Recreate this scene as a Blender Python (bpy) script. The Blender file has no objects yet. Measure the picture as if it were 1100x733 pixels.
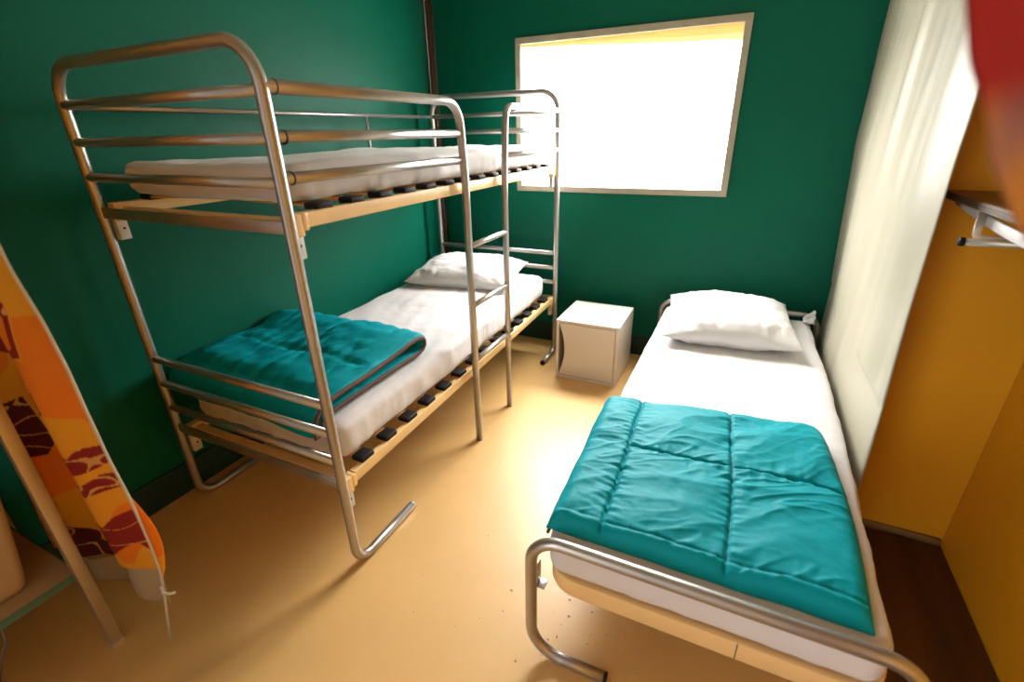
import bpy, bmesh, math, random
from mathutils import Vector, Matrix, noise
random.seed(7)
PI = math.pi
S = bpy.context.scene
COL = S.collection
ORG = {}          # world origin of every object, by name

# ------------------------------------------------------------------ materials
def mat(name, base, rough=.5, metal=0., spec=.5, bump=0., bscale=40., bdist=.01, var=0., vscale=4., stretch=(1, 1, 1),
        sheen=0., trans=0., detail=4.):
    m = bpy.data.materials.new(name); m.use_nodes = True
    nt = m.node_tree; N = nt.nodes; b = N['Principled BSDF']
    b.inputs['Base Color'].default_value = (*base, 1); b.inputs['Roughness'].default_value = rough
    b.inputs['Metallic'].default_value = metal; b.inputs['Specular IOR Level'].default_value = spec
    if sheen:
        b.inputs['Sheen Weight'].default_value = sheen
    tc = N.new('ShaderNodeTexCoord'); mp = N.new('ShaderNodeMapping'); mp.inputs['Scale'].default_value = stretch
    nt.links.new(tc.outputs['Object'], mp.inputs['Vector'])
    if var:
        n = N.new('ShaderNodeTexNoise'); n.inputs['Scale'].default_value = vscale; n.inputs['Detail'].default_value = 5
        r = N.new('ShaderNodeMapRange'); r.inputs['To Min'].default_value = 1 - var; r.inputs['To Max'].default_value = 1 + var
        r.inputs['From Min'].default_value = .3; r.inputs['From Max'].default_value = .7
        mx = N.new('ShaderNodeMix'); mx.data_type = 'RGBA'; mx.blend_type = 'MULTIPLY'; mx.inputs[0].default_value = 1
        nt.links.new(mp.outputs[0], n.inputs['Vector']); nt.links.new(n.outputs[0], r.inputs[0])
        mx.inputs[6].default_value = (*base, 1); nt.links.new(r.outputs[0], mx.inputs[7])
        nt.links.new(mx.outputs[2], b.inputs['Base Color'])
    if bump:
        n = N.new('ShaderNodeTexNoise'); n.inputs['Scale'].default_value = bscale; n.inputs['Detail'].default_value = detail
        u = N.new('ShaderNodeBump'); u.inputs['Strength'].default_value = bump; u.inputs['Distance'].default_value = bdist
        nt.links.new(mp.outputs[0], n.inputs['Vector']); nt.links.new(n.outputs[0], u.inputs['Height'])
        nt.links.new(u.outputs[0], b.inputs['Normal'])
    if trans:
        t = N.new('ShaderNodeBsdfTranslucent'); t.inputs[0].default_value = (*base, 1)
        mx = N.new('ShaderNodeMixShader'); mx.inputs[0].default_value = trans
        out = N['Material Output']
        nt.links.new(b.outputs[0], mx.inputs[1]); nt.links.new(t.outputs[0], mx.inputs[2]); nt.links.new(mx.outputs[0], out.inputs[0])
    return m

M = {}
M['wall'] = mat('green_canvas', (.0, .110, .067), .5, spec=.16, bump=.12, bscale=3.2, bdist=.03, var=.06, vscale=2)
M['base'] = mat('dark_green_skirting', (.001, .030, .022), .5)
M['floor'] = mat('beige_vinyl', (.70, .44, .165), .40, spec=.9, bump=.05, bscale=220, bdist=.002, var=.05, vscale=3)
M['ceil'] = mat('canvas_ceiling', (.42, .40, .30), .8)
M['ochre'] = mat('ochre_panel', (.72, .33, .010), .5, spec=.35, bump=.1, bscale=2.5, bdist=.02, var=.06, vscale=2)
M['brown'] = mat('brown_vinyl', (.095, .036, .007), .7, spec=.2, var=.25, vscale=14, stretch=(1, .15, 1))
M['strip'] = mat('brown_edging', (.22, .11, .025), .7)
M['steel'] = mat('silver_tube', (.45, .425, .40), .34, metal=.85, var=.05, vscale=8)
M['plate'] = mat('grey_plate', (.55, .55, .52), .45, metal=.3)
M['cream'] = mat('cream_lacquer', (.80, .55, .25), .4, var=.04, vscale=10)
M['slat'] = mat('birch_slat', (.58, .33, .10), .5, var=.2, vscale=20, stretch=(.2, 3, 1))
M['black'] = mat('black_plastic', (.010, .008, .009), .6, spec=.2)
M['hole'] = mat('dark_hole', (.01, .01, .01), .9)
M['sheet'] = mat('white_sheet', (.66, .64, .65), .85, bump=.25, bscale=14, bdist=.012, sheen=.1, detail=6)
M['pillow'] = mat('white_pillowcase', (.72, .70, .71), .85, bump=.25, bscale=16, bdist=.01, sheen=.1)
M['teal'] = mat('teal_quilt', (.0, .30, .36), .58, spec=.12, bump=.3, bscale=30, bdist=.006, sheen=.0, detail=6)
M['piping'] = mat('brown_binding', (.10, .035, .02), .7)
M['thread'] = mat('dark_teal_seam', (.0, .05, .06), .8)
M['white'] = mat('white_laminate', (.80, .76, .72), .4, spec=.4)
M['inside'] = mat('white_laminate_inside', (.45, .40, .36), .6)
M['pvc'] = mat('white_tarpaulin', (.46, .43, .33), .40, spec=.4, bump=.25, bscale=3.5, bdist=.015, stretch=(1, 2.2, .2), trans=.06)
M['frame'] = mat('greige_window_trim', (.40, .365, .28), .55, var=.08, vscale=12)
M['blind'] = mat('yellow_blind', (.95, .70, .30), .8, trans=.05)
M['roll'] = mat('beige_blind_roll', (.85, .70, .50), .8, trans=.6)
M['pole'] = mat('dark_brown_pole', (.055, .022, .010), .35, var=.3, vscale=6, stretch=(1, 1, .3))
M['ply'] = mat('plywood_top', (.17, .09, .03), .5, var=.15, vscale=10, stretch=(3, .3, 1))
M['plyedge'] = mat('plywood_edge', (.13, .07, .045), .6, var=.5, vscale=60, stretch=(.02, .02, 3))
M['batten'] = mat('white_batten', (.80, .78, .78), .4)
M['bracket'] = mat('brushed_bracket', (.62, .56, .48), .4, metal=.6)
M['board'] = mat('beige_board', (.42, .33, .20), .5)
M['tealedge'] = mat('teal_edge_band', (.06, .16, .13), .5)
M['bin'] = mat('beige_container', (.46, .37, .27), .6)
M['legtube'] = mat('brushed_square_tube', (.52, .45, .36), .38, metal=.75)
M['hem'] = mat('white_hem_tape', (.62, .55, .45), .8)
M['lining'] = mat('pale_lining', (.50, .40, .26), .85, trans=.2)
M['cable'] = mat('grey_cable', (.18, .18, .17), .5)
M['crumb'] = mat('pale_crumbs', (.62, .50, .36), .9)

def emit(name, col, s):
    m = bpy.data.materials.new(name); m.use_nodes = True; N = m.node_tree.nodes
    N.remove(N['Principled BSDF']); e = N.new('ShaderNodeEmission'); e.inputs[0].default_value = (*col, 1); e.inputs[1].default_value = s
    m.node_tree.links.new(e.outputs[0], N['Material Output'].inputs[0]); return m
def film(name, col, k):
    m = bpy.data.materials.new(name); m.use_nodes = True; nt = m.node_tree; N = nt.nodes; N.remove(N['Principled BSDF'])
    a = N.new('ShaderNodeBsdfTransparent'); b = N.new('ShaderNodeBsdfTranslucent'); x = N.new('ShaderNodeMixShader'); x.inputs[0].default_value = k
    b.inputs[0].default_value = (*col, 1)
    nt.links.new(a.outputs[0], x.inputs[1]); nt.links.new(b.outputs[0], x.inputs[2]); nt.links.new(x.outputs[0], N['Material Output'].inputs[0]); return m
M['glow'] = film('clear_window_film', (.95, .95, .93), .25)

def cloth_mat(name, trans=.25, attr='pattern'):
    m = mat(name, (.8, .4, .05), .75, bump=.1, bscale=60, bdist=.004, trans=trans)
    nt = m.node_tree; a = nt.nodes.new('ShaderNodeAttribute'); a.attribute_name = attr
    for n in nt.nodes:
        if n.type == 'BSDF_PRINCIPLED': nt.links.new(a.outputs[0], n.inputs['Base Color'])
        if n.type == 'BSDF_TRANSLUCENT': nt.links.new(a.outputs[0], n.inputs[0])
    return m
M['print'] = cloth_mat('printed_cotton')

# ------------------------------------------------------------------ object helpers
def tag(o, label=None, cat=None, group=None, kind=None):
    for k, v in (('label', label), ('category', cat), ('group', group), ('kind', kind)):
        if v: o[k] = v
    return o

def empty(name, loc, label, cat, group=None):
    o = bpy.data.objects.new(name, None); COL.objects.link(o); o.location = loc; o.empty_display_size = .1
    ORG[o.name] = Vector(loc); return tag(o, label, cat, group)

def obj(name, bm, m, parent=None, org=None, smooth=True, mats=None):
    """bm holds world coordinates; links ONE mesh object."""
    bmesh.ops.recalc_face_normals(bm, faces=bm.faces)
    me = bpy.data.meshes.new(name)
    if parent is not None:
        po = ORG[parent.name]; o0 = po
    else:
        o0 = Vector(org) if org is not None else Vector((0, 0, 0)); po = Vector((0, 0, 0))
    for v in bm.verts: v.co -= o0
    bm.to_mesh(me); bm.free()
    for mm in (mats or [m]): me.materials.append(mm)
    for p in me.polygons: p.use_smooth = smooth
    o = bpy.data.objects.new(name, me); COL.objects.link(o)
    if parent is not None: o.parent = parent
    else: o.location = o0
    ORG[o.name] = o0
    return o

def auto(o, ang=35):
    """sharp edges above an angle keep their crease"""
    me = o.data; b = bmesh.new(); b.from_mesh(me)
    for e in b.edges:
        if len(e.link_faces) == 2 and e.calc_face_angle(0) > math.radians(ang): e.smooth = False
    b.to_mesh(me); b.free(); return o

def box(bm, a, b, bev=0, seg=2):
    x0, y0, z0 = (min(a[i], b[i]) for i in range(3)); x1, y1, z1 = (max(a[i], b[i]) for i in range(3))
    g = bmesh.ops.create_cube(bm, size=1, matrix=Matrix.Translation(((x0 + x1) / 2, (y0 + y1) / 2, (z0 + z1) / 2)) @ Matrix.Diagonal((x1 - x0, y1 - y0, z1 - z0, 1)))
    if bev:
        es = set(e for v in g['verts'] for e in v.link_edges)
        bmesh.ops.bevel(bm, geom=list(es), offset=bev, segments=seg, affect='EDGES', profile=.5)
    return bm

def B(*args):
    bm = bmesh.new(); box(bm, *args); return bm

def fillet(pts, rad, closed=False, seg=7):
    pts = [Vector(p) for p in pts]; n = len(pts); out = []
    for i, p in enumerate(pts):
        r = rad[i] if isinstance(rad, (list, tuple)) else rad
        if (not closed and i in (0, n - 1)) or r <= 0:
            out.append(p); continue
        a = pts[i - 1] - p; c = pts[(i + 1) % n] - p
        ang = a.angle(c); t = min(r / math.tan(ang / 2), .49 * a.length if (closed or 0 < i - 1) else .98 * a.length, .49 * c.length if (closed or i + 1 < n - 1) else .98 * c.length)
        r = t * math.tan(ang / 2); a.normalize(); c.normalize()
        cen = p + (a + c).normalized() * (r / math.sin(ang / 2))
        s = p + a * t - cen; e = p + c * t - cen
        for k in range(seg + 1):
            q = (s.normalized().slerp(e.normalized(), k / seg)).normalized() * r
            out.append(cen + q)
    return out

def sweep(bm, pts, section, closed=False, up=None, caps=True, scale=None):
    """sweep a 2-D section along a path (parallel transport)"""
    pts = [Vector(p) for p in pts]; n = len(pts); rings = []; nrm = None
    for i, p in enumerate(pts):
        if closed: t = (pts[(i + 1) % n] - pts[i - 1])
        else: t = pts[min(i + 1, n - 1)] - pts[max(i - 1, 0)]
        t.normalize()
        if up is not None:
            u = Vector(up)
        elif nrm is None:
            u = Vector((0, 0, 1)) if abs(t.z) < .9 else Vector((1, 0, 0))
        else: u = nrm
        nrm = (u - t * u.dot(t)).normalized(); bi = t.cross(nrm)
        k = scale(i / (n - 1)) if scale else 1
        rings.append([bm.verts.new(p + bi * (a * k) + nrm * (b * k)) for a, b in section])
    m = len(section)
    for i in range(n if closed else n - 1):
        A, Bq = rings[i], rings[(i + 1) % n]
        for j in range(m): bm.faces.new((A[j], A[(j + 1) % m], Bq[(j + 1) % m], Bq[j]))
    if caps and not closed:
        bm.faces.new(rings[0][::-1]); bm.faces.new(rings[-1])
    return bm

def circ(r, n=14): return [(r * math.cos(2 * PI * i / n), r * math.sin(2 * PI * i / n)) for i in range(n)]
def tube(pts, r, rad=0, closed=False, n=14, bm=None, seg=7):
    bm = bm or bmesh.new()
    return sweep(bm, fillet(pts, rad, closed, seg) if rad else pts, circ(r, n), closed)

def fn(x, y, z=0): return noise.noise(Vector((x, y, z)))
def fbm(x, y, z=0, o=3):
    s = 0; a = 1
    for k in range(o): s += a * noise.noise(Vector((x, y, z + 7.3 * k))); x *= 2; y *= 2; z *= 2; a *= .5
    return s

def grid(bm, nu, nv, f):
    g = [[bm.verts.new(f(i / nu, j / nv)) for j in range(nv + 1)] for i in range(nu + 1)]
    for i in range(nu):
        for j in range(nv): bm.faces.new((g[i][j], g[i + 1][j], g[i + 1][j + 1], g[i][j + 1]))
    return g

# ------------------------------------------------------------------ camera
CAM = Vector((1.9726, -2.9739, 1.379)); yaw, pit, rol = .4492, .4114, -.022
F = Vector((-math.sin(yaw) * math.cos(pit), math.cos(yaw) * math.cos(pit), -math.sin(pit)))
R = Vector((math.cos(yaw), math.sin(yaw), 0)); U = R.cross(F)
R2 = R * math.cos(rol) + U * math.sin(rol); U2 = -R * math.sin(rol) + U * math.cos(rol)
cd = bpy.data.cameras.new('camera'); cam = bpy.data.objects.new('camera', cd); COL.objects.link(cam)
mw = Matrix((R2, U2, -F)).transposed().to_4x4(); mw.translation = CAM; cam.matrix_world = mw
cd.sensor_fit = 'HORIZONTAL'; cd.sensor_width = 36; cd.lens = 511.47 * 36 / 1100; cd.clip_start = .02
cd.dof.use_dof = True; cd.dof.focus_distance = 1.9
cd.dof.aperture_fstop = (cd.lens / 1000) / .0095
S.camera = cam

# ------------------------------------------------------------------ room shell
HT = 2.42
WX0, WX1, WZ0, WZ1 = .607, 1.873, 1.033, 1.889      # outer edge of the window trim
FW = .035
def shell(name, bm, m, smooth=False): return tag(obj(name, bm, m, smooth=smooth), kind='structure')
shell('floor', B((-.04, -4.6, -.05), (2.84, .04, 0)), M['floor'])
bm = bmesh.new()
ix0, ix1, iz0, iz1 = WX0 + FW * .6, WX1 - FW * .6, WZ0 + FW * .6, WZ1 - FW * .6
box(bm, (-.04, 0, 0), (ix0, .04, HT)); box(bm, (ix1, 0, 0), (2.84, .04, HT)); box(bm, (ix0, 0, 0), (ix1, .04, iz0)); box(bm, (ix0, 0, iz1), (ix1, .04, HT))
shell('wall_back', bm, M['wall'])
shell('wall_left', B((-.04, -4.6, 0), (0, 0, HT)), M['wall'])
shell('wall_right', B((2.79, -4.6, 0), (2.83, .04, HT)), M['ochre'])
shell('wall_closet', B((2.475, -1.19, 0), (2.789, -1.15, HT)), M['ochre'])
shell('ceiling', B((-.04, -4.6, HT), (2.84, .04, HT + .04)), M['ceil'])
shell('baseboard_left', B((0, -4.6, 0), (.012, 0, .135), .003), M['base'])
shell('baseboard_back', B((0, -.012, 0), (2.42, 0, .135), .003), M['base'])
shell('trim_1', tube([(.035, -.035, 0), (.035, -.035, HT)], .024, n=16), M['pole'], True)
# vinyl edge pieces of the closet
shell('floor_closet', B((2.455, -4.2, 0), (2.787, -1.2, .004)), M['brown'])
bm = bmesh.new()
sweep(bm, [(2.455 + .325 * t, -1.196 - .012 * (1 - math.sin(PI * min(1, .25 + .75 * t))), .0) for t in [i / 12 for i in range(13)]],
      [(-.004, .0), (-.075, .0), (-.075, .006), (-.006, .034), (0, .034)], up=(0, 0, 1))
shell('trim_2', bm, M['strip'], True)

# window
w = tag(bpy.data.objects.new('window_1', None), kind='structure'); COL.objects.link(w); ORG[w.name] = Vector((0, 0, 0))
bm = bmesh.new()
for (a, b) in (((WX0, WZ0), (WX1, WZ0 + FW)), ((WX0, WZ1 - FW), (WX1, WZ1)), ((WX0, WZ0 + FW), (WX0 + FW, WZ1 - FW)), ((WX1 - FW, WZ0 + FW), (WX1, WZ1 - FW))):
    box(bm, (a[0], -.014, a[1]), (b[0], 0, b[1]), .003)
obj('window_frame', bm, M['frame'], w, smooth=False)
obj('window_pane', B((ix0, .030, iz0), (ix1, .036, iz1)), M['glow'], w, smooth=False)
bm = bmesh.new()
grid(bm, 40, 6, lambda u, v: Vector((ix0 + .002 + (ix1 - ix0 - .004) * u, .012 + .008 * math.sin(v * PI) + .002 * fn(u * 9, v), (iz1 - .002) - v * (.026 + .06 * u + .004 * fn(u * 6, 3)))))
o = obj('window_blind', bm, M['blind'], w)
bm = bmesh.new()
grid(bm, 40, 4, lambda u, v: Vector((ix0 + .002 + (ix1 - ix0 - .004) * u, .024, (iz1 - .002) - v * .62 * (.026 + .06 * u))))
obj('blind_roll', bm, M['roll'], w)

# ------------------------------------------------------------------ beds
X0, X1, YN, YF = .103, .947, -2.118, -.186
RT = .016
bunk = empty('bunk_bed', (.525, -1.15, 0), 'silver tubular steel bunk bed with ladder along the green left wall', 'bunk bed')
def rr(w, h, r=.004):     # rounded rectangle section
    o = []
    for cx, cy, a0 in ((w / 2 - r, h / 2 - r, 0), (-w / 2 + r, h / 2 - r, 90), (-w / 2 + r, -h / 2 + r, 180), (w / 2 - r, -h / 2 + r, 270)):
        for k in (0, 45, 90): o.append((cx + r * math.cos(math.radians(a0 + k)), cy + r * math.sin(math.radians(a0 + k))))
    return o

def end_frame(y, s, top, upper, lower, flats, foot):
    ft = fillet([(X0, y + s * foot, RT), (X0, y, RT), (X0, y, top), (X1, y, top), (X1, y, RT), (X1, y + s * foot, RT)], [0, .07, .10, .10, .07, 0], seg=9)
    f = obj('end_frame', sweep(bmesh.new(), ft, circ(RT)), M['steel'], bunk)
    for xx in (X0, X1):
        yy = y + s * foot
        obj('foot_cap', tube([(xx, yy - s * .002, RT), (xx, yy + s * .008, RT)], RT * .98), M['plate' if s > 0 else 'black'], f)
    for z in upper + lower:
        obj('end_rail', tube([(X0, y, z), (X1, y, z)], .0135), M['steel'], bunk)
    for z in flats:
        bm = B((X0 + .01, y - .006, z - .018), (X1 - .01, y + .006, z + .016), .003); auto(obj('end_bar', bm, M['steel'], bunk))
    return f
end_frame(YN, 1, 1.585, [1.481, 1.379, 1.279], [.65, .549, .447], [1.172, .356], .31)
end_frame(YF, -1, 1.59, [1.484, 1.39, 1.288], [.683, .588, .494], [1.185, .385], .21)

# guard rail and ladder at the front
LX = X1 + .006
YA, YB = -1.275, -.935
obj('guard_rail', sweep(bmesh.new(), fillet([(X1, YN, 1.489), (LX, YA, 1.491), (LX + .012, YA, 1.2), (LX + .016, YA - .008, .0)], [0, .085, 0, 0], seg=9), circ(RT)), M['steel'], bunk)
obj('ladder_stile', sweep(bmesh.new(), fillet([(X1, YF, 1.490), (LX, -.875, 1.492), (LX + .012, YB + .01, 1.2), (LX + .016, YB - .005, .0)], [0, .075, 0, 0], seg=9), circ(.0145)), M['steel'], bunk)
for z in (1.383, 1.288):
    r_ = obj('guard_rail', tube([(X1, YN, z), (LX, YA, z)], .0145), M['steel'], bunk)
for z in (1.489, 1.381, 1.288):
    obj('rail_sleeve', tube([(X1, YN + .012, z), (X1, YN + .030, z)], .0125), M['plate'], bunk)
    obj('rail_ring', tube([(X1, YN + .030, z), (X1, YN + .034, z)], .0172), M['black'], bunk)
for z in (1.39, 1.288):
    obj('guard_rail', tube([(X1, YF, z), (LX, -.905, z)], .0125), M['steel'], bunk)
for z in (.951, .690, .427):
    obj('rung', tube([(LX + .012, YA - .003, z), (LX + .012, YB, z)], .0125), M['steel'], bunk)
# guard at the wall side
obj('guard_rail', tube([(X0, YN, 1.477), (X0, YF, 1.482)], .0095), M['steel'], bunk)
obj('guard_upright', tube([(X0, -.80, 1.2), (X0, -.80, 1.478)], .0075), M['steel'], bunk)

def base_frame(parent, x0, x1, y0, y1, za, zb, h, rad, wdt=.028):
    z = lambda y: za + (zb - za) * (y - y0) / (y1 - y0)
    pts = [(x0, y0, za), (x1, y0, za), (x1, y1, zb), (x0, y1, zb)]
    p = fillet(pts, rad, True, 8) if rad else pts
    bm = bmesh.new()
    if rad: sweep(bm, p, rr(wdt, h), True, up=(0, 0, 1))
    else:
        for i in range(4):
            a, b = Vector(pts[i]), Vector(pts[(i + 1) % 4]); d = (b - a).normalized() * wdt / 2
            if i % 2 == 0:
                dz = Vector((0, 0, -.010)); sweep(bm, [a - d + dz, b + d + dz], rr(wdt, h * .7), up=(0, 0, 1))
            else: sweep(bm, [a + d, b - d], rr(wdt, h), up=(0, 0, 1))
    return auto(obj('base_frame', bm, M['cream'], parent))

def slats(parent, x0, x1, ys, zf, holder=True):
    first = None
    for i, y in enumerate(ys):
        z = zf(y)
        if first is None:
            bm = bmesh.new()
            g = []
            for k in range(13):
                u = k / 12; x = x0 + (x1 - x0) * u; zz = z + .010 * math.sin(u * PI)
                g.append((x, y, zz))
            sweep(bm, g, rr(.052, .009, .002), up=(0, 0, 1))
            first = obj('slat', bm, M['slat'], parent)
            hs = []
            for xa, xb in ((x1 - .022, x1 + .030), (x0 - .030, x0 + .022)):
                bm = bmesh.new()
                box(bm, (xa, y - .031, z - .009), (xb, y + .031, z + .010), .006, 3)
                hs.append(obj('slat_holder', bm, M['black'], first))
            f_y, f_z = y, z
        else:
            c = first.copy(); COL.objects.link(c); c.parent = parent
            c.location = (0, y - f_y, z - f_z)
            for h in hs:
                d = h.copy(); COL.objects.link(d); d.parent = c
    return first

BX0, BX1 = .128, .925
zu = lambda y: 1.181
zl = lambda y: .337 + .042 * (y + 2.05) / 1.80
YS = [-1.975 + .1285 * i for i in range(14)]
base_frame(bunk, BX0, BX1, YN + .055, YF - .055, 1.181, 1.181, .040, 0)
slats(bunk, BX0 + .03, BX1 - .022, YS, lambda y: zu(y) + .027)
base_frame(bunk, BX0, BX1, YN + .055, YF - .055, zl(YN + .055), zl(YF - .055), .040, 0)
slats(bunk, BX0 + .03, BX1 - .022, YS, lambda y: zl(y) + .027)
# corner blocks and hook plates
for zf in (zu, zl):
    for xx, sx in ((BX0, -1), (BX1, 1)):
        for yy, s in ((YN, 1), (YF, -1)):
            z = zf(yy)
            bm = B((xx - .016, yy + s * .018, z - .040), (xx + .018, yy + s * .050, z + .020), .005)
            box(bm, (xx - .017, yy + s * .046, z - .026), (xx + .0195, yy + s * .066, z + .0205), .004)
            cb = auto(obj('corner_block', bm, M['cream'], bunk))
            bm = B((xx - .012, yy + s * .012, z - .098), (xx + .012, yy + s * .046, z - .024), .003)
            pl = auto(obj('hook_plate', bm, M['plate'], bunk))
            bm = tube([(xx + .0115, yy + s * .031, z - .062), (xx + .0128, yy + s * .031, z - .062)], .0042, n=10)
            obj('bolt_hole', bm, M['hole'], pl)

# ------------------------------------------------------------------ soft things
def mattress(name, x0, x1, y0, y1, z0f, th, r, label, seed, bulge=.006, crease=.004, edge=None, group=None):
    nx, ny, nz = 44, 96, 10
    bm = bmesh.new(); bmesh.ops.create_cube(bm, size=2)
    bm.free(); bm = bmesh.new()
    vd = {}
    def V(i, j, k):
        key = (i, j, k)
        if key in vd: return vd[key]
        p = Vector((x0 + (x1 - x0) * i / nx, y0 + (y1 - y0) * j / ny, th * k / nz))
        c = Vector((min(max(p.x, x0 + r), x1 - r), min(max(p.y, y0 + r), y1 - r), min(max(p.z, r * .8), th - r * .8)))
        d = p - c; n = d.normalized() if d.length > 1e-6 else Vector((0, 0, 1))
        if d.length > 1e-6:
            # box -> rounded box
            q = Vector((d.x / r, d.y / r, d.z / (r * .8))); mx = max(abs(q.x), abs(q.y), abs(q.z))
            n = q.normalized(); p = c + Vector((n.x * r * mx, n.y * r * mx, n.z * r * .8 * mx))
        a = fbm(p.x * 3 + seed, p.y * 3, p.z * 6, 3) * bulge
        if k == nz: a += crease * (fbm(p.x * 9 + p.y * 2, p.y * 3 + seed, 0, 3))
        else:
            a += crease * 1.6 * abs(fn(p.y * 16 + p.x * 16 + seed, p.z * 8, 0))
        if edge: p += edge(p, n)
        p += n * a
        p.z = max(p.z, 0.0) + z0f(p.y)
        vd[key] = bm.verts.new(p); return vd[key]
    for k in (0, nz):
        for i in range(nx):
            for j in range(ny): bm.faces.new((V(i, j, k), V(i + 1, j, k), V(i + 1, j + 1, k), V(i, j + 1, k)))
    for i in (0, nx):
        for j in range(ny):
            for k in range(nz): bm.faces.new((V(i, j, k), V(i, j + 1, k), V(i, j + 1, k + 1), V(i, j, k + 1)))
    for j in (0, ny):
        for i in range(nx):
            for k in range(nz): bm.faces.new((V(i, j, k), V(i + 1, j, k), V(i + 1, j, k + 1), V(i, j, k + 1)))
    o = obj(name, bm, M['sheet'], org=((x0 + x1) / 2, (y0 + y1) / 2, z0f((y0 + y1) / 2)))
    return tag(o, label, 'mattress', group)

mattress('mattress', .135, .893, -2.045, -.255, lambda y: zu(y) + .036, .100, .04,
         'white-sheeted thin mattress on the upper bunk inside the guard rails', 1.0, .008, .007)
mattress('mattress', .135, .897, -2.05, -.245, lambda y: zl(y) + .038, .140, .045,
         'white-sheeted mattress on the lower bunk under the pillow and folded quilt', 5.0, .006, .006)

def pillow(name, cen, w, d, h, rz, tilt, seed, label, pinch=.06, front=0.):
    n = 56; bm = bmesh.new()
    Mx = Matrix.Translation(cen) @ Matrix.Rotation(rz, 4, 'Z') @ Matrix.Rotation(tilt, 4, 'X')
    vd = {}
    def V(i, j, s):
        on = i in (0, n) or j in (0, n)
        key = (i, j, 0 if on else s)
        if key in vd: return vd[key]
        u = 2 * i / n - 1; v = 2 * j / n - 1
        # sides curve in between the pointed corners
        x = w / 2 * u * (1 - pinch * (1 - u * u) * 0 - pinch * (1 - v * v) * abs(u) ** 2)
        y = d / 2 * v * (1 - pinch * (1 - u * u) * abs(v) ** 2)
        e = max(0, (1 - abs(u) ** 2.6)) ** .62 * max(0, (1 - abs(v) ** 2.6)) ** .62
        z = h / 2 * e * s
        wr = fbm(u * 2.2 + seed, v * 2.2, s, 3) * .010 + abs(fn(u * 5 + v * 3 + seed, v * 2 - u * 4, s)) * .009
        edge = 1 - e
        wr += .010 * edge * fn(u * 9 + seed, v * 9, s * 3)
        z += s * wr * min(1, 3 * e)
        if s < 0: z = max(z, -h * .30)
        if on: z = .004 * fn(u * 6 + seed, v * 6)
        z += front * max(0, -v) ** 2 * e
        vd[key] = bm.verts.new(Mx @ Vector((x, y, z + h * .30))); return vd[key]
    for s in (1, -1):
        for i in range(n):
            for j in range(n): bm.faces.new((V(i, j, s), V(i + 1, j, s), V(i + 1, j + 1, s), V(i, j + 1, s)))
    o = obj(name, bm, M['pillow'], org=cen)
    return tag(o, label, 'pillow')
pillow('pillow', (.485, -.49, .549), .66, .44, .17, math.radians(9), math.radians(6), 2.0, 'white pillow on the lower bunk behind the ladder')

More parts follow.
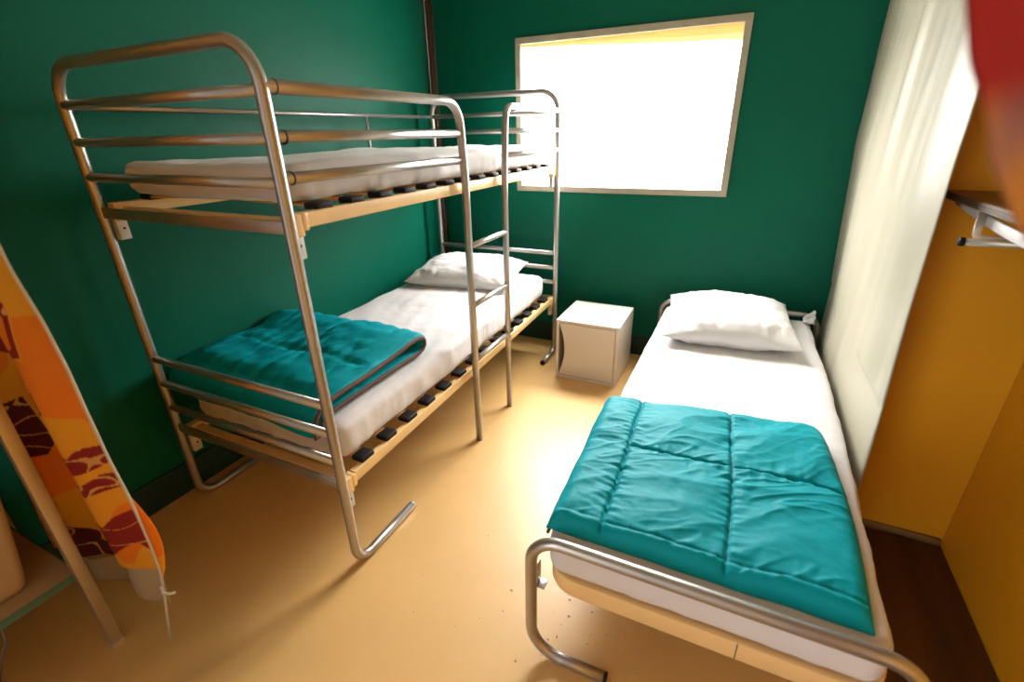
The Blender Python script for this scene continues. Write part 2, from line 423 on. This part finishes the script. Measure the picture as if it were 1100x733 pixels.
# ------------------------------------------------------------------ folded quilt on the lower bunk
def lower_quilt():
    zb = .522
    base = [(-2.066, zb - .032), (-2.064, zb - .004), (-2.045, zb + .014), (-2.0, zb + .022), (-1.9, zb + .024), (-1.78, zb + .024), (-1.66, zb + .024), (-1.58, zb + .024)]
    fold = []
    cy, cz, r = -1.520, zb + .054, .033
    for k in range(11):
        a = -PI / 2 + PI * k / 10
        fold.append((cy + r * math.cos(a) * 1.5, cz + r * math.sin(a)))
    back = [(-1.58, zb + .086), (-1.64, zb + .076), (-1.72, zb + .068), (-1.82, zb + .066), (-1.92, zb + .068), (-2.0, zb + .064), (-2.052, zb + .046), (-2.078, zb + .010), (-2.082, zb - .036)]
    path = [Vector((0, a, b)) for a, b in base + fold + back]
    # resample
    L = [0]
    for a, b in zip(path, path[1:]): L.append(L[-1] + (b - a).length)
    NP = 110; P = []
    j = 0
    for i in range(NP + 1):
        s = L[-1] * i / NP
        while j < len(L) - 2 and L[j + 1] < s: j += 1
        t = (s - L[j]) / (L[j + 1] - L[j]); P.append(path[j].lerp(path[j + 1], t))
    for _ in range(3): P = [P[0]] + [(P[i - 1] + P[i] * 2 + P[i + 1]) / 4 for i in range(1, NP)] + [P[-1]]
    NX = 90; xa, xb = .035, .835
    def shift(x, i):
        """skew and puff of the path at a given x"""
        u = (x - xa) / (xb - xa); f = i / NP
        top = max(0., min(1., (f - .42) / .16)) 
        dy = .02 * fn(x * 3, f * 2) + .05 * (u - .5) * (0) + (.045 * (1 - u) if f > .8 else 0) * 0
        dz = top * (.030 * max(0, math.sin(min(1, 1.5 * (1 - u)) * PI)) * math.exp(-((f - .62) / .16) ** 2) + .010 * fn(x * 5, f * 5, 3))
        dy += top * .02 * (1 - u)
        return dy, dz
    def half(x, i):
        u = (x - xa) / (xb - xa); f = i / NP
        e = min(1, min(u, 1 - u) / .10); e = .30 + .70 * math.sin(e * PI / 2)
        g = min(1, min(f, 1 - f) / .14); g = .40 + .60 * g ** 1.5
        h = .021 * e * g
        # stitched seams across the layers
        for s0 in (.18, .74, .90):
            h *= 1 - .45 * math.exp(-((f - s0) / .012) ** 2)
        h *= 1 - .4 * math.exp(-((u - .55) / .018) ** 2)
        return h
    g_ = lambda f: min(1, (1 - f) / .12)
    bm = bmesh.new(); out = []; inn = []
    for a in range(NX + 1):
        x = xa + (xb - xa) * a / NX; ro = []; ri = []
        for i in range(NP + 1):
            t = P[min(i + 1, NP)] - P[max(i - 1, 0)]; t.normalize(); nr = Vector((0, t.z, -t.y))
            dy, dz = shift(x, i); c = P[i] + Vector((x, dy, dz)); h = half(x, i); f = i / NP
            wr = 0
            if f > .45:
                wr = g_(f) * (.009 * fbm(x * 7 + f * 6, f * 12, 1, 3)) + g_(f) * .010 * abs(fn(x * 22 + 3 * f, f * 9, 5)) * (1 + 1.5 * math.exp(-((f - .74) / .05) ** 2))
            else: wr = .003 * fbm(x * 9, f * 14, 2, 2)
            po = c + nr * (h + wr)
            if f < .36 and P[i].y > -2.02: po.z = max(po.z, zb + .002 + .012 * f)
            ro.append(bm.verts.new(po)); ri.append(bm.verts.new(c - nr * h))
        out.append(ro); inn.append(ri)
    for a in range(NX):
        for i in range(NP):
            bm.faces.new((out[a][i], out[a + 1][i], out[a + 1][i + 1], out[a][i + 1]))
            bm.faces.new((inn[a][i], inn[a][i + 1], inn[a + 1][i + 1], inn[a + 1][i]))
        for i in (0, NP): bm.faces.new((out[a][i], inn[a][i], inn[a + 1][i], out[a + 1][i]))
    for a in (0, NX):
        for i in range(NP): bm.faces.new((out[a][i], out[a][i + 1], inn[a][i + 1], inn[a][i]))
    root = empty('quilt', (.43, -1.7, zb), 'teal quilt with brown binding folded double on the lower bunk', 'quilt')
    obj('cover', bm, M['teal'], root)
    def line(x):
        o = []
        for i in range(0, NP + 1, 2):
            dy, dz = shift(x, i); o.append(P[i] + Vector((x, dy, dz)))
        return o
    obj('binding', sweep(bmesh.new(), line(xb + .002), [(a * .8, b * 1.05) for a, b in circ(.0080, 10)], True), M['piping'], root)
lower_quilt()

# ------------------------------------------------------------------ single bed
sx0, sx1, syn, syf, sH = 1.610, 2.432, -2.1365, -.103, .440
bed = empty('single_bed', (2.02, -1.12, 0), 'low single bed with bent silver tube ends beside the white tarpaulin', 'bed')
def bed_end(y):
    p = fillet([(sx0 + .215, y, RT), (sx0, y, RT), (sx0, y, sH), (sx1, y, sH), (sx1, y, RT), (sx1 - .215, y, RT)], [0, .09, .085, .085, .09, 0], seg=9)
    f = obj('end_frame', sweep(bmesh.new(), p, circ(RT, 18)), M['steel'], bed)
    for x, s in ((sx0 + .215, 1), (sx1 - .215, -1)):
        obj('foot_cap', tube([(x - s * .002, y, RT), (x + s * .006, y, RT)], RT * 1.02), M['black'], f)
bed_end(syn); bed_end(syf)
base_frame(bed, 1.645, 2.398, -2.098, -.140, .268, .268, .056, .075, .022)
slats(bed, 1.672, 2.371, [-1.98 + .1285 * i for i in range(14)], lambda y: .285)
for xx in (1.634, 2.408):
    for yy, s in ((syn, 1), (syf, -1)):
        xe = sx0 if xx < 2 else sx1; sg = 1 if xx < 2 else -1
        bm = B((xe + sg * .010, yy + s * .004, .258), (xx + sg * .012, yy + s * .034, .262), .001)
        box(bm, (xe + sg * .012, yy + s * .004, .262), (xe + sg * .015, yy + s * .034, .335), .001)
        auto(obj('bracket', bm, M['steel'], bed))
obj('base_seam', B((2.112, -2.1097, .243), (2.114, -2.1085, .294)), M['hole'], bed)

def sedge(p, n):
    d = Vector((0, 0, 0))
    if p.x > 2.3 and n.x > .3:
        d.x = .018 * math.sin((p.y + 2.1) * 1.6) + .010 * fn(p.y * 5, 2)
    return d
mattress('mattress', 1.640, 2.385, -2.112, -.130, lambda y: .300, .128, .045,
         'white-sheeted mattress on the single bed beside the white tarpaulin', 9.0, .004, .003, sedge)
pillow('pillow', (1.985, -.455, .427), .60, .60, .20, math.radians(5), math.radians(2), 11.0, 'plump white pillow at the head of the single bed', .05, .02)
bm = bmesh.new()
grid(bm, 8, 8, lambda u, v: Vector((2.350 + .050 * u + .012 * fn(v * 3, u * 2, 7), -.20 + .05 * v + .014 * fn(u * 3, v * 3, 1), .425 + .058 * v * (.35 + .65 * u) + .010 * fn(u * 4, v * 4, 3))))
o = tag(obj('cloth', bm, M['sheet'], org=(2.37, -.19, .42)), 'small crumpled corner of white cloth behind the pillow at the tarpaulin', 'cloth')
md = o.modifiers.new('t', 'SOLIDIFY'); md.thickness = .006

def single_quilt():
    NU, NV = 190, 190
    root = empty('quilt', (1.98, -1.75, .43), 'teal stitched quilt spread across the foot of the single bed', 'quilt')
    zb = .4335
    def XY(u, v):     # v: 0 far edge, 1 near edge
        xl = 1.602 + .030 * v + .006 * fn(v * 5, 1); xr = 2.325 + .035 * math.sin(min(1, v * 1.1) * PI * .62) - .012 * v * v
        # rounded far right corner
        yf = -1.400 + .075 * u - .022 * max(0, u - .9) / .1 + .006 * fn(u * 6, 4)
        yn = -2.086 + .004 * fn(u * 7, 9)
        x = xl + (xr - xl) * u
        y = yf + (yn - yf) * v
        if u > .94: y -= (.03 * ((u - .94) / .06) ** 2) * (1 - v) ** 3
        return x, y
    su = [.195, .60]; sv = [.455, .945]
    def top(u, v):
        du = min(u, 1 - u) * .73; dv = min(v, 1 - v) * .72
        e = min(1, du / .045); g = min(1, dv / .04)
        prof = math.sqrt(max(0, 1 - (1 - e) ** 2)) * math.sqrt(max(0, 1 - (1 - g) ** 2))
        h = .036 * prof
        x, y = u * .73, v * .72
        seam = 0; puck = 0
        for s in su:
            d = (u - s) * .73 + .003 * fn(v * 14, s); seam = max(seam, math.exp(-(d / .0045) ** 2)); 
            k = math.exp(-(d / .045) ** 2); puck += k * (.0055 * fn(v * 46 + 9 * s, d * 14, s))
        if u > .19:
            for s, wd in ((sv[0], 1.), (sv[1], .5)):
                d = (v - s) * .72 + .003 * fn(u * 14, s + 5); seam = max(seam, wd * math.exp(-(d / .0045) ** 2))
                k = math.exp(-(d / .04) ** 2); puck += wd * k * (.0045 * fn(u * 46 + 9 * s, d * 14, s + 3))
        # puffiness of the cells
        us = [0] + su + [1]; vs = [0] + sv + [1]
        pu = 0
        for a, b in zip(us, us[1:]):
            if a <= u <= b: pu = math.sin(PI * (u - a) / (b - a))
        pv = 0
        for a, b in zip(vs, vs[1:]):
            if a <= v <= b: pv = math.sin(PI * (v - a) / (b - a))
        h += .012 * math.sqrt(max(0, pu * pv)) * prof
        # long soft drags running down to the right, finer creases on top of them
        q = (x * .55 + y * 1.0); p = (x * 1.0 - y * .55)
        wx = .05 * fn(x * 5, y * 5, 9); wy = .05 * fn(x * 5, y * 5, 19)
        big = 1 - abs(fn((q + wx) * 10, (p + wy) * 3.2, 2)) * 2.2
        mid = max(0, 1 - abs(fn((q + wx) * 22, (p + wy) * 6.5, 12)) * 4) ** 1.5
        mask = max(0, min(1, .5 + 1.6 * fn(x * 4.5, y * 4.5, 31)))
        h += prof * (.0042 * big + .0042 * mid * mask + .006 * fbm(x * 4, y * 4, 4, 2) + .0012 * fbm(x * 30, y * 30, 4, 2) + puck)
        h -= .009 * seam * prof
        return max(h, .004)
    bm = bmesh.new(); T = {}; Bt = {}
    for i in range(NU + 1):
        for j in range(NV + 1):
            u, v = i / NU, j / NV
            # cluster samples at the edges
            x, y = XY(u, v); h = top(u, v)
            sag = 0
            if x < 1.642: sag = -(.020 * ((1.642 - x) / .04) ** 1.5)
            T[i, j] = bm.verts.new((x, y, zb + h + sag))
            if i in (0, NU) or j in (0, NV): Bt[i, j] = bm.verts.new((x, y, zb - .004 + sag))
    for i in range(NU):
        for j in range(NV): bm.faces.new((T[i, j], T[i + 1, j], T[i + 1, j + 1], T[i, j + 1]))
    for i in range(NU):
        for j in (0, NV): bm.faces.new((T[i, j], T[i + 1, j], Bt[i + 1, j], Bt[i, j]))
    for j in range(NV):
        for i in (0, NU): bm.faces.new((T[i, j], T[i, j + 1], Bt[i, j + 1], Bt[i, j]))
    ring = [Bt[i, 0] for i in range(NU)] + [Bt[NU, j] for j in range(NV)] + [Bt[i, NV] for i in range(NU, 0, -1)] + [Bt[0, j] for j in range(NV, 0, -1)]
    bm.faces.new(ring)
    obj('cover', bm, M['teal'], root)
    def seamline(f, n=70):
        pts = []
        for k in range(n + 1):
            u, v = f(k / n); x, y = XY(u, v); h = top(u, v)
            sag = -(.020 * ((1.642 - x) / .04) ** 1.5) if x < 1.642 else 0
            pts.append((x, y, zb + h + sag - .0002))
        return sweep(bmesh.new(), pts, circ(.0022, 6))
    obj('stitching', seamline(lambda t: (su[0], .01 + .93 * t)), M['thread'], root)
    obj('stitching', seamline(lambda t: (su[1], .01 + .93 * t)), M['thread'], root)
    obj('stitching', seamline(lambda t: (su[0] + (.99 - su[0]) * t, sv[0])), M['thread'], root)
    # brown piping peeping out along the left edge
    pts = []
    for k in range(31):
        v = .35 + .65 * k / 30; x, y = XY(0, v); pts.append((x + .003, y + .004, zb - .022))
    obj('binding', sweep(bmesh.new(), pts, circ(.005, 8)), M['piping'], root)
single_quilt()

# ------------------------------------------------------------------ bedside cube
nx0, nx1, ny0, ny1, nz1 = 1.077, 1.4495, -.5106, -.138, .3733
ns = empty('bedside_cabinet', ((nx0 + nx1) / 2, (ny0 + ny1) / 2, 0), 'small white cube cabinet with a scooped door edge against the back wall', 'cabinet')
t = .017
bm = bmesh.new()
box(bm, (nx0, ny0, 0), (nx0 + t, ny1, nz1), .0012, 1); box(bm, (nx1 - t, ny0, 0), (nx1, ny1, nz1), .0012, 1)
box(bm, (nx0 + t, ny0, nz1 - t), (nx1 - t, ny1, nz1), .0012, 1); box(bm, (nx0 + t, ny0, 0), (nx1 - t, ny1, t), .0012, 1)
box(bm, (nx0 + t, ny1 - .008, t), (nx1 - t, ny1, nz1 - t))
obj('body', bm, M['white'], ns, smooth=False)
bm = bmesh.new(); gap = .004
xl, xr, zl_, zh = nx0 + t + .003, nx1 - t - gap, t + gap, nz1 - t - gap
out = [(xr, zl_), (xr, zh)]
for k in range(25):
    s = k / 24; zz = zh + (zl_ - zh) * s
    out.append((xl + .034 * math.sin(PI * s) , zz))
fv = [bm.verts.new((a, ny0 + .002, b)) for a, b in out]; bv = [bm.verts.new((a, ny0 + .018, b)) for a, b in out]
bm.faces.new(fv); bm.faces.new(bv[::-1])
for i in range(len(out)): bm.faces.new((fv[i], bv[i], bv[(i + 1) % len(out)], fv[(i + 1) % len(out)]))
obj('door', bm, M['white'], ns, smooth=False)

# ------------------------------------------------------------------ white tarpaulin partition
TE = [(2.4, 1.405), (1.479, 1.400), (1.2, 1.405), (.9, 1.405), (.40, 1.42), (0, 1.43)]
def tedge(z):
    for (z1, a), (z2, b) in zip(TE, TE[1:]):
        if z2 <= z <= z1: return a + (b - a) * (z1 - z) / (z1 - z2)
    return 1.46
bm = bmesh.new()
def tarp(u, v):
    z = .02 + 2.37 * v; y = -.004 - u * tedge(z); k = 1 - max(0, (u - .9) / .1)
    lean = (.012 + .03 * max(0, min(1, (y + .45) / .3))) * max(0, min(1, (1.3 - z) / .7))
    q = y + .10 * z + .05 * fn(z * 1.2, 3)
    x = 2.420 + lean + k * .016 * fn(q * 4.2, z * .35, 1) + .010 * fn(q * 9, z * .5, 4) + .003 * (1 - abs(fn(q * 7, z * .7, 8)) * 4) * max(0, min(1, z - .5)) - .010 * abs(fn(q * 5 - .6 * z, z * .9, 5)) * max(0, min(1, (z - .9)))
    if z < .62: x = max(x, 2.434 + .028 * max(0, min(1, (y + .45) / .3)))
    return Vector((x, y, z))
grid(bm, 110, 150, tarp)
o = tag(obj('partition_curtain', bm, M['pvc'], org=(2.44, -.7, 0)), 'creased white tarpaulin sheet hanging beside the single bed', 'curtain')
md = o.modifiers.new('t', 'SOLIDIFY'); md.thickness = .002; md.offset = 1

# ------------------------------------------------------------------ closet shelf
shx = 2.475
sh = empty('wall_shelf', (2.63, -1.6, 1.19), 'plywood shelf with white underside batten high on the ochre closet wall', 'shelf')
obj('shelf_board', B((shx, -2.35, 1.190), (2.789, -1.192, 1.209), .001), M['ply'], sh, smooth=False)
for k in range(3):
    obj('ply_edge', B((shx - .0022, -2.35, 1.1905 + .0062 * k), (shx - .0002, -1.192, 1.1950 + .0062 * k)), M['plyedge'], sh, smooth=False)
bm = bmesh.new()
sweep(bm, [(shx + .030 - .012 * i / 20, -1.215 - 1.1 * i / 20, 1.186 - .030 * math.sin(min(1, i / 9) * PI / 2)) for i in range(21)], rr(.008, .024, .002), up=(0, 0, 1))
obj('batten', bm, M['batten'], sh)
bm = bmesh.new()
sweep(bm, fillet([(shx + .006, -1.47, 1.188), (shx + .006, -1.475, 1.128), (shx + .20, -1.475, 1.120)], [0, .012, 0]), rr(.016, .005, .001), up=(0, -1, 0))
obj('bracket', bm, M['bracket'], sh)
hr = empty('hanging_rail', (2.62, -1.475, 1.12), 'thin metal hanging rail with black end cap under the plywood shelf', 'rail')
obj('rail_tube', tube([(shx - .012, -1.478, 1.118), (2.789, -1.478, 1.118)], .0085), M['bracket'], hr)
obj('end_cap', tube([(shx - .022, -1.478, 1.118), (shx - .012, -1.478, 1.118)], .0105), M['black'], hr)

# ------------------------------------------------------------------ printed curtains at the divider
def inpoly(x, y, P):
    c = False; n = len(P)
    for i in range(n):
        (x1, y1), (x2, y2) = P[i], P[i - 1]
        if (y1 > y) != (y2 > y) and x < (x2 - x1) * (y - y1) / (y2 - y1) + x1: c = not c
    return c
YEL = (.90, .42, .015); ORA = (.92, .26, .005); RED = (.34, .012, .004); MAR = (.13, .010, .008); PAL = (.50, .36, .18); LINE = (.80, .40, .10)
SHAPES = [
    (ORA, [(.564, 1.031), (.70, 1.06), (.76, .80), (.527, .779)]),
    (RED, [(.50, 1.17), (.563, 1.048), (.544, .938), (.409, .904), (.30, .91), (.36, 1.17)]),
    (ORA, [(.49, 1.10), (.545, 1.03), (.525, .955), (.47, .94), (.42, 1.10)]),
    (MAR, [(.451, .909), (.49, .923), (.529, .782), (.500, .770), (.475, .84)]),
    (MAR, [(.20, .72), (.351, .779), (.406, .651), (.355, .599), (.25, .58)]),
    (RED, [(.409, .631), (.470, .655), (.543, .657), (.62, .705), (.74, .745), (.74, .700), (.640, .650), (.522, .598), (.434, .591)]),
    (RED, [(.416, .547), (.547, .571), (.640, .630), (.73, .660), (.73, .622), (.640, .580), (.542, .532), (.432, .505)]),
    (RED, [(.433, .399), (.500, .430), (.553, .434), (.62, .490), (.71, .540), (.72, .400), (.660, .410), (.604, .376), (.540, .330), (.467, .280), (.42, .295)]),
    (MAR, [(.29, .33), (.419, .331), (.460, .226), (.313, .158), (.27, .205)]),
    (RED, [(.06, 1.0), (.18, 1.05), (.2, .86), (.08, .82)]), (RED, [(.05, .5), (.22, .56), (.2, .42), (.04, .36)]),
]
def pattern(x, z):
    x2 = x + .004 * fn(x * 12, z * 12); z2 = z + .004 * fn(x * 12 + 5, z * 12)
    c = YEL
    k = fn(x * 4, z * 5, 3)
    if k > .12: c = ORA
    for col, P in SHAPES:
        if inpoly(x2, z2, P):
            c = col
            if col in (RED, MAR) and abs(fn(x * 5 + z * 3 + 4, z * 16 - x * 7, 6)) < .03: c = LINE
    return c
def cloth_colors(o, f):
    me = o.data; a = me.color_attributes.new('pattern', 'FLOAT_COLOR', 'POINT'); o0 = ORG[o.name]
    for i, v in enumerate(me.vertices):
        p = v.co + o0; a.data[i].color = (*f(p), 1)
edge_pts = [(2.35, .60), (1.9, .60), (1.5, .605), (1.15, .625), (1.03, .665), (.93, .690), (.84, .700), (.70, .712), (.585, .725), (.425, .716), (.327, .708), (.215, .675)]
def edge_x(z):
    if z >= edge_pts[0][0]: return edge_pts[0][1]
    for (z1, x1), (z2, x2) in zip(edge_pts, edge_pts[1:]):
        if z2 <= z <= z1: return x1 + (x2 - x1) * (z - z1) / (z2 - z1)
    return edge_pts[-1][1]
YC = -2.56
lc = empty('curtain', (.35, YC, .15), 'orange and red printed curtain hanging at the left behind the steel leg', 'curtain')
def ybend(u, z): return YC + .025 * math.sin(u * 13 + z) * (1 - .6 * u) + .012 * fn(u * 5, z * 2, 2)
def lcur(u, v):
    uu = u ** .8
    zb_ = .118 + .21 * uu
    z = zb_ + (2.32 - zb_) * v
    x = .03 + (edge_x(z) - .03) * uu
    return Vector((x, ybend(uu, z), z))
bm = bmesh.new(); grid(bm, 260, 700, lcur)
o = obj('fabric', bm, M['print'], lc); md = o.modifiers.new('t', 'SOLIDIFY'); md.thickness = .0012
cloth_colors(o, lambda p: pattern(p.x, p.z))
bm = bmesh.new()
grid(bm, 40, 12, lambda u, v: Vector((.10 + (edge_x(.33 - .16 * v) - .10) * u, ybend(u, .3) + .006, (.118 + .21 * u) + .01 - v * (.05 + .12 * u))))
o = obj('lining', bm, M['lining'], lc); md = o.modifiers.new('t', 'SOLIDIFY'); md.thickness = .0012
pts = [Vector((x + .001, ybend(1, z), z)) for z, x in edge_pts] + [Vector((.645, YC, .10)), Vector((.614, YC, .014))]
obj('hem', sweep(bmesh.new(), fillet(pts, [0] + [.2] * 12 + [0], seg=3), [(a * .5, b * 1.0) for a, b in circ(.0055, 8)]), M['hem'], lc)
# the turned back of the curtain, bulging past its hem
bm = bmesh.new()
grid(bm, 8, 60, lambda u, v: Vector((edge_x(.58 - .30 * v) + .014 * math.sin(v * PI) * math.sin(u * PI / 2) , ybend(1, .5) + .002 + .020 * u * math.sin(v * PI), .58 - .30 * v)))
o = obj('back_fold', bm, M['print'], lc); cloth_colors(o, lambda p: ORA if fn(p.z * 5, 1) > -.1 else YEL); md = o.modifiers.new('t', 'SOLIDIFY'); md.thickness = .0012
obj('tape_tie', tube([(.70, YC, .27), (.716, YC - .006, .262), (.722, YC + .004, .25), (.735, YC + .01, .255)], .004, n=8), M['hem'], lc)

rc = empty('curtain', (2.25, -2.57, .1), 'red and orange curtain close to the lens at the top right', 'curtain', None)
def rcur(u, v):
    z = .10 + 2.2 * v
    pts = [(2.3, 1.99), (1.75, 2.02), (1.47, 2.063), (1.414, 2.082), (1.385, 2.098), (1.354, 2.110), (1.32, 2.132), (1.25, 2.185), (1.1, 2.26), (.95, 2.30), (.1, 2.30)]
    e = pts[-1][1]
    for (z1, x1), (z2, x2) in zip(pts, pts[1:]):
        if z2 <= z <= z1: e = x1 + (x2 - x1) * (z - z1) / (z2 - z1)
    x = e + (2.46 - e) * u
    return Vector((x, -2.57 + .020 * math.sin(u * 34 + 1.5 * z) * (1 - .3 * u), z))
bm = bmesh.new(); grid(bm, 90, 240, rcur)
o = obj('fabric', bm, M['print'], rc); md = o.modifiers.new('t', 'SOLIDIFY'); md.thickness = .0012
def mixc(a, b, t):
    t = max(0, min(1, t)); t = t * t * (3 - 2 * t); return tuple(p + (q - p) * t for p, q in zip(a, b))
def rpat(p):
    c = mixc((.36, .13, .09), (.62, .22, .03), (fn(p.x * 30, p.z * 7, 2) + .0) / .4)
    c = mixc(c, (.16, .03, .03), (fn(p.x * 22 + 3, p.z * 5, 8) - .1) / .3)
    return mixc(c, (.40, .012, .006), (p.z - 1.362 + .03 * fn(p.x * 9, p.z * 4)) / .035)
cloth_colors(o, rpat)

# ------------------------------------------------------------------ steel-legged stand at the left
st = empty('side_table', (.25, -2.87, 0), 'square steel legged table with a low beige shelf at the left edge', 'table')
LW = .014
for xx, yy in ((.467, -2.632), (.467, -3.15), (.03, -2.632), (.03, -3.15)):
    bm = B((xx - LW, yy - LW, .010), (xx + LW, yy + LW, .86), .002)
    l = auto(obj('leg', bm, M['legtube'], st))
    bm = B((xx - LW - .0006, yy - LW - .0006, 0), (xx + LW + .0006, yy + LW + .0006, .012), .001); obj('leg_cap', bm, M['plate'], l, smooth=False)
obj('shelf', B((.02, -3.15, .268), (.452, -2.632, .286), .001), M['board'], st, smooth=False)
bm = B((.4522, -3.15, .266), (.456, -2.632, .2865)); box(bm, (.02, -2.632, .266), (.456, -2.628, .2865))
obj('edge_band', bm, M['tealedge'], st, smooth=False)
obj('table_top', B((.0, -3.18, .86), (.48, -2.615, .885), .002), M['board'], st, smooth=False)

# tapered container on the low shelf
def ringpts(cx, cy, hx, hy, r, z):
    o = []
    for sx, sy, a0 in ((1, 1, 0), (-1, 1, 90), (-1, -1, 180), (1, -1, 270)):
        for k in range(7):
            a = math.radians(a0 + 15 * k); o.append((cx + sx * (hx - r) + r * math.cos(a), cy + sy * (hy - r) + r * math.sin(a), z))
    return o
bm = bmesh.new(); prof = [(0, .93), (.006, .975), (.02, 1), (.15, 1.11), (.30, 1.22), (.42, 1.30), (.425, 1.34), (.432, 1.34), (.432, 1.28), (.30, 1.19), (.02, .97), (.008, .9)]
rings = [[bm.verts.new(p) for p in ringpts(.253, -2.848, .142 * k, .138 * k, .022 * k, .2866 + z)] for z, k in prof]
for A, Bq in zip(rings, rings[1:]):
    n = len(A)
    for i in range(n): bm.faces.new((A[i], A[(i + 1) % n], Bq[(i + 1) % n], Bq[i]))
bm.faces.new(rings[0][::-1]); bm.faces.new(rings[-1])
tag(obj('container', bm, M['bin'], org=(.262, -2.845, .2866)), 'plain beige flared container standing on the low shelf at the left', 'container')
tag(obj('cable', tube([(.40, -2.80, .262), (.426, -2.798, .24), (.419, -2.803, .2), (.387, -2.816, .15), (.30, -2.84, .004)], .003, .02, n=8), M['cable'], org=(.3, -2.8, 0)), 'thin grey cable hanging below the low shelf', 'cable')

# crumbs by the foot of the single bed
bm = bmesh.new()
for i in range(110):
    x = random.gauss(1.78, .13); y = random.gauss(-2.02, .11)
    if i % 5 == 0: x = random.uniform(1.1, 1.6); y = random.uniform(-2.2, -1.0)
    r = random.uniform(.0012, .0034)
    bmesh.ops.create_icosphere(bm, subdivisions=1, radius=r, matrix=Matrix.Translation((x, y, r * .6)) @ Matrix.Diagonal((random.uniform(.8, 1.8), 1, .6, 1)))
tag(obj('crumbs', bm, M['crumb'], org=(1.78, -2.02, 0)), 'pale crumbs scattered on the floor at the foot of the single bed', 'crumbs', kind='stuff')

# ------------------------------------------------------------------ light
# overcast daylight: bright sky on the window side, pale ground below it, and an added fill behind the camera, strongest from the left
wd = bpy.data.worlds.new('world'); S.world = wd; wd.use_nodes = True
nt = wd.node_tree; N = nt.nodes; bg = N['Background']
tc = N.new('ShaderNodeTexCoord'); sp = N.new('ShaderNodeSeparateXYZ'); nt.links.new(tc.outputs['Generated'], sp.inputs[0])
def mr(src, a, b, c, d, smooth=True):
    n = N.new('ShaderNodeMapRange'); n.interpolation_type = 'SMOOTHSTEP' if smooth else 'LINEAR'
    for k, v in zip(('From Min', 'From Max', 'To Min', 'To Max'), (a, b, c, d)): n.inputs[k].default_value = v
    nt.links.new(src, n.inputs['Value']); return n.outputs[0]
def mth(op, a, b):
    n = N.new('ShaderNodeMath'); n.operation = op
    for k, v in enumerate((a, b)):
        if isinstance(v, (int, float)): n.inputs[k].default_value = v
        else: nt.links.new(v, n.inputs[k])
    return n.outputs[0]
SKY, GROUND, FRONT, SIDE = 68., 6., 5.6, .40
sky = mr(sp.outputs[2], -.05, .45, GROUND, SKY)
front = mr(sp.outputs[0], -.55, -.08, FRONT, SIDE)  # added fill, shaped by direction to brighten the closet and spare the left side
back = mr(sp.outputs[1], -.02, .02, 0, 1)
st_ = mth('ADD', mth('MULTIPLY', sky, back), mth('MULTIPLY', front, mth('SUBTRACT', 1., back)))
bg.inputs[0].default_value = (1, .975, .945, 1); nt.links.new(st_, bg.inputs[1])
for nm, loc, rot, sz in (('window_daylight', ((ix0 + ix1) / 2, .05, (iz0 + iz1) / 2), (-PI / 2, 0, 0), (ix1 - ix0, iz1 - iz0)),
                         ('front_fill', (1.4, -4.55, 1.2), (PI / 2, 0, 0), (2.8, 2.4))):  # second portal only guides the added front fill
    l = bpy.data.lights.new(nm, 'AREA'); l.shape = 'RECTANGLE'; l.size, l.size_y = sz; l.cycles.is_portal = True
    lo = bpy.data.objects.new(nm, l); COL.objects.link(lo); lo.location = loc; lo.rotation_euler = rot

S.view_settings.view_transform = 'Standard'; S.view_settings.look = 'None'
S.view_settings.gamma = 1; S.view_settings.exposure = 0
S.view_settings.use_curve_mapping = False
